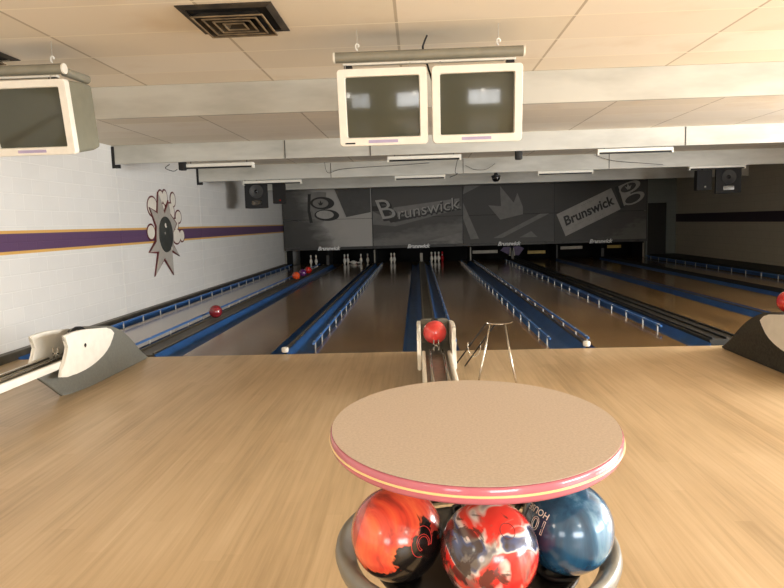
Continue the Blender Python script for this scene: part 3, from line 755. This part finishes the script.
# ------------------------------------------------------------------ hanging monitors
def monitor(x, label, slot=False, y=4.87, ztop=2.634):
    o = thing('crt_monitor', label, 'monitor', (x, y, ztop), (math.radians(9), 0, 0), 'monitors hung from the ceiling')
    W, Hh = .331, .552
    # face at local y=0, top edge at z=0; tube housing behind
    def rr(w0, z0, z1, r, n=5):
        pts = []
        for cx, cz, a0 in ((w0-r, z1-r, 0), (-w0+r, z1-r, PI/2), (-w0+r, z0+r, PI), (w0-r, z0+r, 1.5*PI)):
            for k in range(n): a = a0+PI/2*k/(n-1); pts.append((cx+r*math.cos(a), cz+r*math.sin(a)))
        return pts
    outer = rr(W, -Hh, 0, .028); inner = rr(.270, -.490, -.060, .012)
    bm = bmesh.new()
    rings = []
    for pts, y_, s_ in ((outer, .06, 1), (outer, .012, 1), (outer, 0, .988), (inner, 0, 1.02), (inner, .022, 1.0), (inner, .06, 1.0)):
        rings.append([bm.verts.new((px*s_, y_, -Hh/2+(pz+Hh/2)*s_)) for px, pz in pts])
    n = len(outer)
    for a, b in list(zip(rings, rings[1:]))+[(rings[-1], rings[0])]:
        for k in range(n): bm.faces.new((a[k], a[(k+1) % n], b[(k+1) % n], b[k]))
    bz = obj('bezel', bm, 'cream_plastic', o, True, sharp=.5)
    bm = bmesh.new(); rings = []
    for y_, s_, dz in ((.0605, .985, 0), (.10, .975, 0), (.36, .95, .0), (.47, .90, .0), (.485, .86, .0)):
        rings.append([bm.verts.new((px*s_, y_, -Hh/2+(pz+Hh/2)*s_)) for px, pz in outer])
    for a, b in zip(rings, rings[1:]):
        for k in range(n): bm.faces.new((a[k], a[(k+1) % n], b[(k+1) % n], b[k]))
    bm.faces.new(rings[0]); bm.faces.new(rings[-1])
    obj('housing', bm, 'grey_case', o, True, sharp=.5)
    bm = bmesh.new(); N = 14; grid = []
    for i in range(N+1):
        row = []
        for j in range(N+1):
            u, v_ = -1+2*i/N, -1+2*j/N
            row.append(bm.verts.new((u*.271, .012+.030*(u*u*.9+v_*v_*.7)/1.6, -.275+v_*.2155)))
        grid.append(row)
    for i in range(N):
        for j in range(N): bm.faces.new((grid[i][j], grid[i+1][j], grid[i+1][j+1], grid[i][j+1]))
    bmesh.ops.solidify(bm, geom=bm.faces[:], thickness=-.008)
    obj('screen', bm, 'crt_glass', o, True, sharp=.8)
    obj('brand_strip', B((-.115, -.003, -.532), (.105, -.0005, -.510)), 'label_purple', o)
    if slot: obj('port_slot', B((-.29, -.004, -.536), (-.215, -.0005, -.525)), 'black_plastic', o)
    for sx in (-.27, .2):
        obj('top_hook', T([(sx, .05, -.004), (sx, .06, .03), (sx+.01, .07, .03)], .004, 6), 'wire_metal', o)
    return o
monitor(-.232, 'left one of the two cream hanging monitors side by side in the centre', True)
monitor(.462, 'right one of the two cream hanging monitors side by side in the centre')
monitor(-2.92, 'cream hanging monitor at the upper left, cut by the photo edge', ztop=2.645)
def hanger(x0, x1, hooks, label, y=4.97, z=2.738, arm=None):
    o = thing('hanging_rail', label, 'hanging rail', ((x0+x1)/2, y, z), group='pipe rails that carry the monitors')
    h = (x1-x0)/2
    obj('pipe', T([(-h+.004, 0, 0), (h-.004, 0, 0)], .038, 24), 'pipe_grey', o, True, sharp=.9)
    for sg in (-1, 1): obj('end_cap', LA([(0, 0), (.040, 0), (.040, sg*.014), (0, sg*.018)], 24, c=(sg*(h-.008), 0, 0), axis='X'), 'cream_plastic', o, True, sharp=.6)
    for hx in hooks:
        lx = hx-(x0+x1)/2
        obj('ceiling_wire', T([(lx, 0, .047), (lx, 0, ZC-z-.001)], .0025, 6), 'wire_metal', o)
        obj('ceiling_hook', T([(lx, 0, .047), (lx-.012, 0, .06), (lx-.012, 0, .085), (lx, 0, .097), (lx+.012, 0, .085), (lx+.01, 0, .07)], .006, 6), 'white_plastic', o, True)
    obj('mount_strip', B((-h+.06, .0, -.058), (h-.06, .04, -.041), bev=.003, seg=1), 'cream_plastic', o)
    for sx in (-h+.10, h-.10): obj('mount_foot', B((sx-.03, .0, -.078), (sx+.03, .05, -.0585)), 'black_plastic', o)
    if arm: obj('side_pipe', T([(h-.03, .05, -.01), (h+.0, .34, -.01)], .034, 20), 'pipe_grey', o, True, sharp=.9)
    return o
hanger(-.585, .815, [-.412, .628], 'grey pipe rail holding the two central monitors')
hanger(-3.75, -2.635, [-2.72, -3.5], 'grey pipe rail holding the upper left monitor', arm=True)

def cable(pts, label, r=.006, mat='black_plastic'):
    P = smooth_poly(pts, 5, False)
    tag(obj('cable', T(P, r, 6), mat, None, True), label, 'cable')
cable([(.11, 5.20, 2.935), (.085, 5.12, 2.86), (.075, 5.04, 2.80), (.10, 5.12, 2.72), (.15, 5.1, 2.55)], 'short black cable rising from the central monitors to the ceiling', .008)
cable([(-3.98, 10.55, 2.55), (-4.05, 10.54, 2.49), (-3.93, 10.56, 2.44), (-3.88, 10.6, 2.47)], 'thin black cable looping beside the small black box on the left')
cable([(.68, 10.75, 2.50), (.64, 10.78, 2.3), (.68, 10.8, 2.27), (.55, 10.8, 2.22)], 'dangling cable below the middle light strip', .005)
cable([(-2.02, 14.6, 2.88), (-1.95, 14.62, 2.65), (-1.6, 14.65, 2.73), (-.4, 14.66, 2.77), (.3, 14.66, 2.80)], 'thin drooping cable along the third baffle, left of centre', .005)
cable([(1.1, 14.64, 2.72), (1.3, 14.62, 2.62), (1.55, 14.6, 2.62), (1.75, 14.64, 2.74)], 'thin cable curving beside the black box on the second baffle', .005)
cable([(3.9, 14.64, 2.86), (4.3, 14.62, 2.72), (4.9, 14.62, 2.65), (5.4, 14.65, 2.60)], 'thin cable drooping right of the right-hand light strip', .005)

# cameras / sensors under the baffles
def sensor(x, y, z, label, kind):
    ZC = ZC2
    o = thing('security_camera', label, 'security camera', (x, y, z))
    if kind == 'box':
        obj('housing', B((-.055, -.06, 0), (.055, .06, .16), bev=.02), 'black_plastic', o, True, sharp=.7)
        obj('bracket', B((-.02, -.0, .16), (.02, .05, ZC-z-.001)), 'black_plastic', o)
    else:
        obj('dome', LA([(0, -.01), (.05, .0), (.085, .04), (.095, .09), (.09, .10), (0, .10)], 24), 'black_gloss', o, True, sharp=.8)
        obj('collar', LA([(.0, .101), (.10, .101), (.10, .13), (.05, .14), (.03, .20), (.03, ZC-z-.001), (0, ZC-z-.001)], 24), 'black_plastic', o, True, sharp=.8)
        obj('glint_ring', LA([(.025, .0), (.03, -.004), (.035, .0)], 16, c=(0, -.075, .06), axis='Y'), 'chrome', o)
    return o
sensor(-3.83, 10.72, 2.46, 'small black box hanging at the left end of the left light strip', 'box')
sensor(1.66, 10.72, 2.46, 'small black box hanging below the second baffle, right of the monitors', 'box')
sensor(1.79, 14.85, 2.36, 'black dome camera below the third baffle, above the crown panel', 'dome')

# loudspeakers
def speaker(x, y, z, w, h, d, rot, label, led=False, cone=True):
    ZC = ZC2
    o = thing('loudspeaker', label, 'loudspeaker', (x, y, z), rot, 'black loudspeakers hung at the sides')
    poly = [(-w/2, 0), (w/2, 0), (w*.36, d), (-w*.36, d)]
    obj('cabinet', PR(poly, lambda u, v, q: Vector((u, v, q)), 0, h, bev=.008), 'black_plastic', o)
    if cone:
        obj('woofer', LA([(.0, .01), (.05, .0), (w*.24, -.022), (w*.29, -.028), (w*.30, -.001)], 28, c=(0, 0, h*.62), axis='Y'), 'art_dark', o, True, sharp=.7)
        obj('dust_cap', LA([(0, -.012), (.03, -.009), (.04, .001)], 20, c=(0, -.012, h*.62), axis='Y'), 'black_gloss', o, True)
        obj('horn', B((-w*.22, -.006, h*.12), (w*.22, -.0005, h*.28), bev=.002, seg=1), 'black_gloss', o)
    if led: obj('indicator', LA([(0, -.02), (.018, -.015), (.02, -.0005)], 12, c=(.02, 0, h*.16), axis='Y'), 'ball_scarlet' if led == 'r' else 'white_plastic', o, True)
    obj('hanging_bracket', T([(0, d*.5, h), (0, d*.5, ZC-z-.001)], .014, 8), 'black_plastic', o)
    return o
speaker(-4.05, 16.5, 1.97, .58, .68, .4, (0, 0, .15), 'large black loudspeaker with round cone, near the white left wall')
speaker(-3.47, 16.5, 2.07, .33, .50, .3, (0, 0, 0), 'smaller black loudspeaker with red light, left of the first masking panel', 'r', cone=False)
speaker(7.095, 16.5, 2.09, .36, .49, .3, (0, 0, 0), 'smaller black loudspeaker with a white light, near the right doorway', 'w', cone=False)
speaker(7.68, 16.5, 2.0, .58, .63, .4, (0, 0, -.15), 'large black loudspeaker with round cone, near the tan right wall')

# ceiling vents
def vent(x, y, label):
    o = thing('ceiling_vent', label, 'ceiling vent', (x, y, ZC-.001), group='square ceiling air vents')
    h = .315
    def ring(r0, z0, r1, z1, th):
        bm = bmesh.new(); R_ = []
        for r, z in ((r0, z0), (r1, z1), (r1, z1-th), (r0, z0-th)):
            R_.append([bm.verts.new((sx*r, sy*r, z)) for sx, sy in ((-1, -1), (1, -1), (1, 1), (-1, 1))])
        for a, b in list(zip(R_, R_[1:]))+[(R_[-1], R_[0])]:
            for k in range(4): bm.faces.new((a[k], a[(k+1) % 4], b[(k+1) % 4], b[k]))
        return bm
    obj('frame', ring(h, -.001, h-.045, -.012, .006), 'vent_grime', o)
    obj('backing', B((-h+.04, -h+.04, -.006), (h-.04, h-.04, -.001)), 'dark_interior', o)
    for k in range(4):
        r = .235-.055*k
        l = obj('louvre', ring(r, -.052, r-.045, -.012, .004), 'vent_grime', o)
        obj('louvre_lip', ring(r+.004, -.050, r-.006, -.050, .008), 'vent_edge', l)
    return o
vent(-1.215, 4.62, 'dirty square ceiling vent with nested louvres, left of the central monitors')
vent(-3.57, 5.14, 'square ceiling vent at the left edge, above the upper left monitor')

# ------------------------------------------------------------------ wall emblem (starburst ball with pins around it)
o = thing('wall_emblem', 'starburst bowling ball and pins emblem mounted on the white left wall', 'wall emblem', (XL, 12.57, 1.405))
burst = [(12.391, 2.192), (12.478, 2.043), (12.6, 1.822), (12.834, 2.018), (12.891, 1.808), (13.02, 1.70), (13.194, 1.612), (12.971, 1.452), (12.95, 1.165), (13.277, .95), (12.846, 1.116), (12.891, .61), (12.469, .958), (11.983, .649), (12.228, 1.09), (11.797, 1.093), (12.133, 1.28), (12.207, 1.565), (12.298, 1.75), (11.938, 1.928), (12.261, 1.784)]
c = Vector((XL, 12.57, 1.405))
WF = lambda q, z, x: Vector((XL+x, q, z))-c
def grow(poly, d):
    mx = sum(p[0] for p in poly)/len(poly); mz = sum(p[1] for p in poly)/len(poly); n = len(poly); out = []
    area = sum(poly[i][0]*poly[(i+1) % n][1]-poly[(i+1) % n][0]*poly[i][1] for i in range(n)); sg = 1 if area > 0 else -1
    for i in range(n):
        a, p, b = poly[i-1], poly[i], poly[(i+1) % n]
        n1 = Vector((p[1]-a[1], a[0]-p[0])).normalized(); n2 = Vector((b[1]-p[1], p[0]-b[0])).normalized()
        m = n1+n2; m = m/max(.6, m.length) if m.length < .9 else m.normalized()*min(2.2, 2/m.length)
        out.append((p[0]+sg*m.x*d, p[1]+sg*m.y*d))
    return out
burst = [(12.36, 2.19), (12.478, 2.0), (12.6, 1.80), (12.834, 2.018), (12.891, 1.79), (13.194, 1.612), (12.99, 1.452), (12.97, 1.165), (13.277, .95), (12.86, 1.10), (12.891, .61), (12.469, .958), (11.983, .649), (12.228, 1.09), (11.797, 1.093), (12.133, 1.28), (12.19, 1.565), (12.27, 1.72), (11.938, 1.928), (12.261, 1.82)]
burst = [(12.36, 2.19), (12.478, 2.0), (12.6, 1.80), (12.834, 2.018), (12.891, 1.79), (13.194, 1.612), (12.99, 1.452), (12.97, 1.165), (13.277, .95), (12.86, 1.10), (12.891, .61), (12.469, .958), (11.983, .649), (12.228, 1.09), (11.797, 1.093), (12.133, 1.28), (12.19, 1.565), (11.938, 1.90), (12.27, 1.80)]
bo = obj('burst_border', PR(grow(burst, .036), WF, .012, .026), 'maroon', o)
obj('burst', PR(burst, WF, .0265, .036), 'emblem_grey', bo)
bl = obj('ball', LA([(0, .0), (.335, .0), (.33, .02), (.2, .045), (0, .05)], 40, c=WF(12.585, 1.405, .0365), axis='X', sx=1.04), 'emblem_dark', o, True, sharp=.6)
for q, z, ry_, rz_ in ((12.49, 1.58, .035, .045), (12.53, 1.51, .022, .055), (12.44, 1.43, .018, .022), (12.74, 1.12, .02, .04)):
    obj('highlight', PR([(q+ry_*math.cos(2*PI*k/12), z+rz_*math.sin(2*PI*k/12)) for k in range(12)], WF, .078, .083), 'emblem_white', bl)
# pins flying off around the burst: belly + head outlines
def ell2(q, z, a, b, rot, n=20): return [(q+a*math.cos(t)*math.cos(rot)-b*math.sin(t)*math.sin(rot), z+a*math.cos(t)*math.sin(rot)+b*math.sin(t)*math.cos(rot)) for t in [2*PI*k/n for k in range(n)]]
EP = [(76, 152, 24, 50), (122, 97, 13, 36), (145, 97, 13, 40), (131, 160, 11, 26), (174, 178, 20, 50), (191, 105, 14, 38), (200, 250, 15, 32), (218, 206, 17, 34), (200, 322, 22, 42), (233, 320, 14, 33), (60, 292, 18, 38)]
for k, e in enumerate(EP):
    poly = ell2(11.957+(e[0]-60)*.0091, 1.467+(290-e[1])*.00341, e[2]*.0091, e[3]*.00341, 0)
    d = .001+.0004*k
    pb = obj('pin_border', PR(grow(poly, .032), WF, d, d+.004), 'maroon', o)
    obj('pin_shape', PR(poly, WF, d+.0045, d+.0075), 'emblem_white', pb)

# ------------------------------------------------------------------ light
def area(name, loc, rot, sx, sy, power, col):
    L = bpy.data.lights.new(name, 'AREA'); L.shape = 'RECTANGLE'; L.size = sx; L.size_y = sy; L.energy = power; L.color = col
    o = bpy.data.objects.new(name, L); COL.objects.link(o); o.location = loc; o.rotation_euler = rot; return o
for i, (a, b) in enumerate(WIN):
    area('window_area_light', ((a+b)/2, YB-.19, 1.6), (PI/2, 0, 0), b-a-.05, 1.45, (60, 190)[i], (1, .99, .97))
area('window_area_light', (XR+.19, (WY0+WY1)/2, (WZ0+WZ1)/2), (PI/2, 0, PI/2), WY1-WY0-.05, WZ1-WZ0-.05, 520, (.97, .99, 1))  # light of the added window beside the seating, brightens the left wall
area('window_area_light', (XR+.19, (WY2+WY3)/2, (WZ0+WZ1)/2), (PI/2, 0, PI/2), WY3-WY2-.05, WZ1-WZ0-.05, 1080, (.98, .99, 1))  # light of the invented lane-side window, fills left wall and lane start
# unseen globe pendants added behind the camera to brighten ceiling and room
def pendant(x, y, label):
    z = 2.35
    o = thing('added_fill_lamp', label, 'added fill lamp', (x, y, z))
    obj('cord', T([(0, 0, .12), (0, 0, ZC-z-.03)], .006, 6), 'black_plastic', o)
    obj('ceiling_rose', LA([(0, ZC-z-.001), (.06, ZC-z-.001), (.05, ZC-z-.03), (0, ZC-z-.03)], 20), 'window_frame', o)
    g = obj('fill_lamp_shade', LA([(.0, -.22), (.06, -.2), (.11, -.12), (.12, -.0), (.08, .1), (.02, .12)], 24), 'fill_lamp_glass', o, True)
t = NT('fill_lamp_glass'); t.set(rgb(255, 240, 215), .4); t.b.inputs['Emission Color'].default_value = (1, .93, .82, 1); t.b.inputs['Emission Strength'].default_value = 26; M['fill_lamp_glass'] = t.m
pendant(-2.6, -1.4, 'added unseen fill lamp behind the camera on the left')
pendant(1.4, -1.4, 'added unseen fill lamp behind the camera in the middle')
pendant(5.4, -1.4, 'added unseen fill lamp behind the camera on the right')
W = bpy.data.worlds.new('world'); S.world = W; W.use_nodes = True
W.node_tree.nodes['Background'].inputs[0].default_value = (.9, .92, 1, 1); W.node_tree.nodes['Background'].inputs[1].default_value = 1.0

# ------------------------------------------------------------------ camera
yaw, pitch, roll, F = .0414, .1097, .0285, 650
cd = bpy.data.cameras.new('camera'); cam = bpy.data.objects.new('camera', cd); COL.objects.link(cam)
cd.sensor_fit = 'HORIZONTAL'; cd.sensor_width = 36; cd.lens = F/784*36; cd.clip_start = .02
sy, cy, sp, cp = math.sin(yaw), math.cos(yaw), math.sin(pitch), math.cos(pitch)
fwd = Vector((-sy*cp, cy*cp, -sp)); right = Vector((cy, sy, 0)); upv = right.cross(fwd)
r2 = right*math.cos(roll)-upv*math.sin(roll); u2 = right*math.sin(roll)+upv*math.cos(roll)
mt = Matrix((r2, u2, -fwd)).transposed().to_4x4(); mt.translation = (0, 0, CAMZ)
cam.matrix_world = mt
S.camera = cam
S.view_settings.view_transform = 'Standard'; S.view_settings.look = 'None'; S.view_settings.gamma = 1
S.view_settings.use_curve_mapping = False; S.view_settings.exposure = 0.24
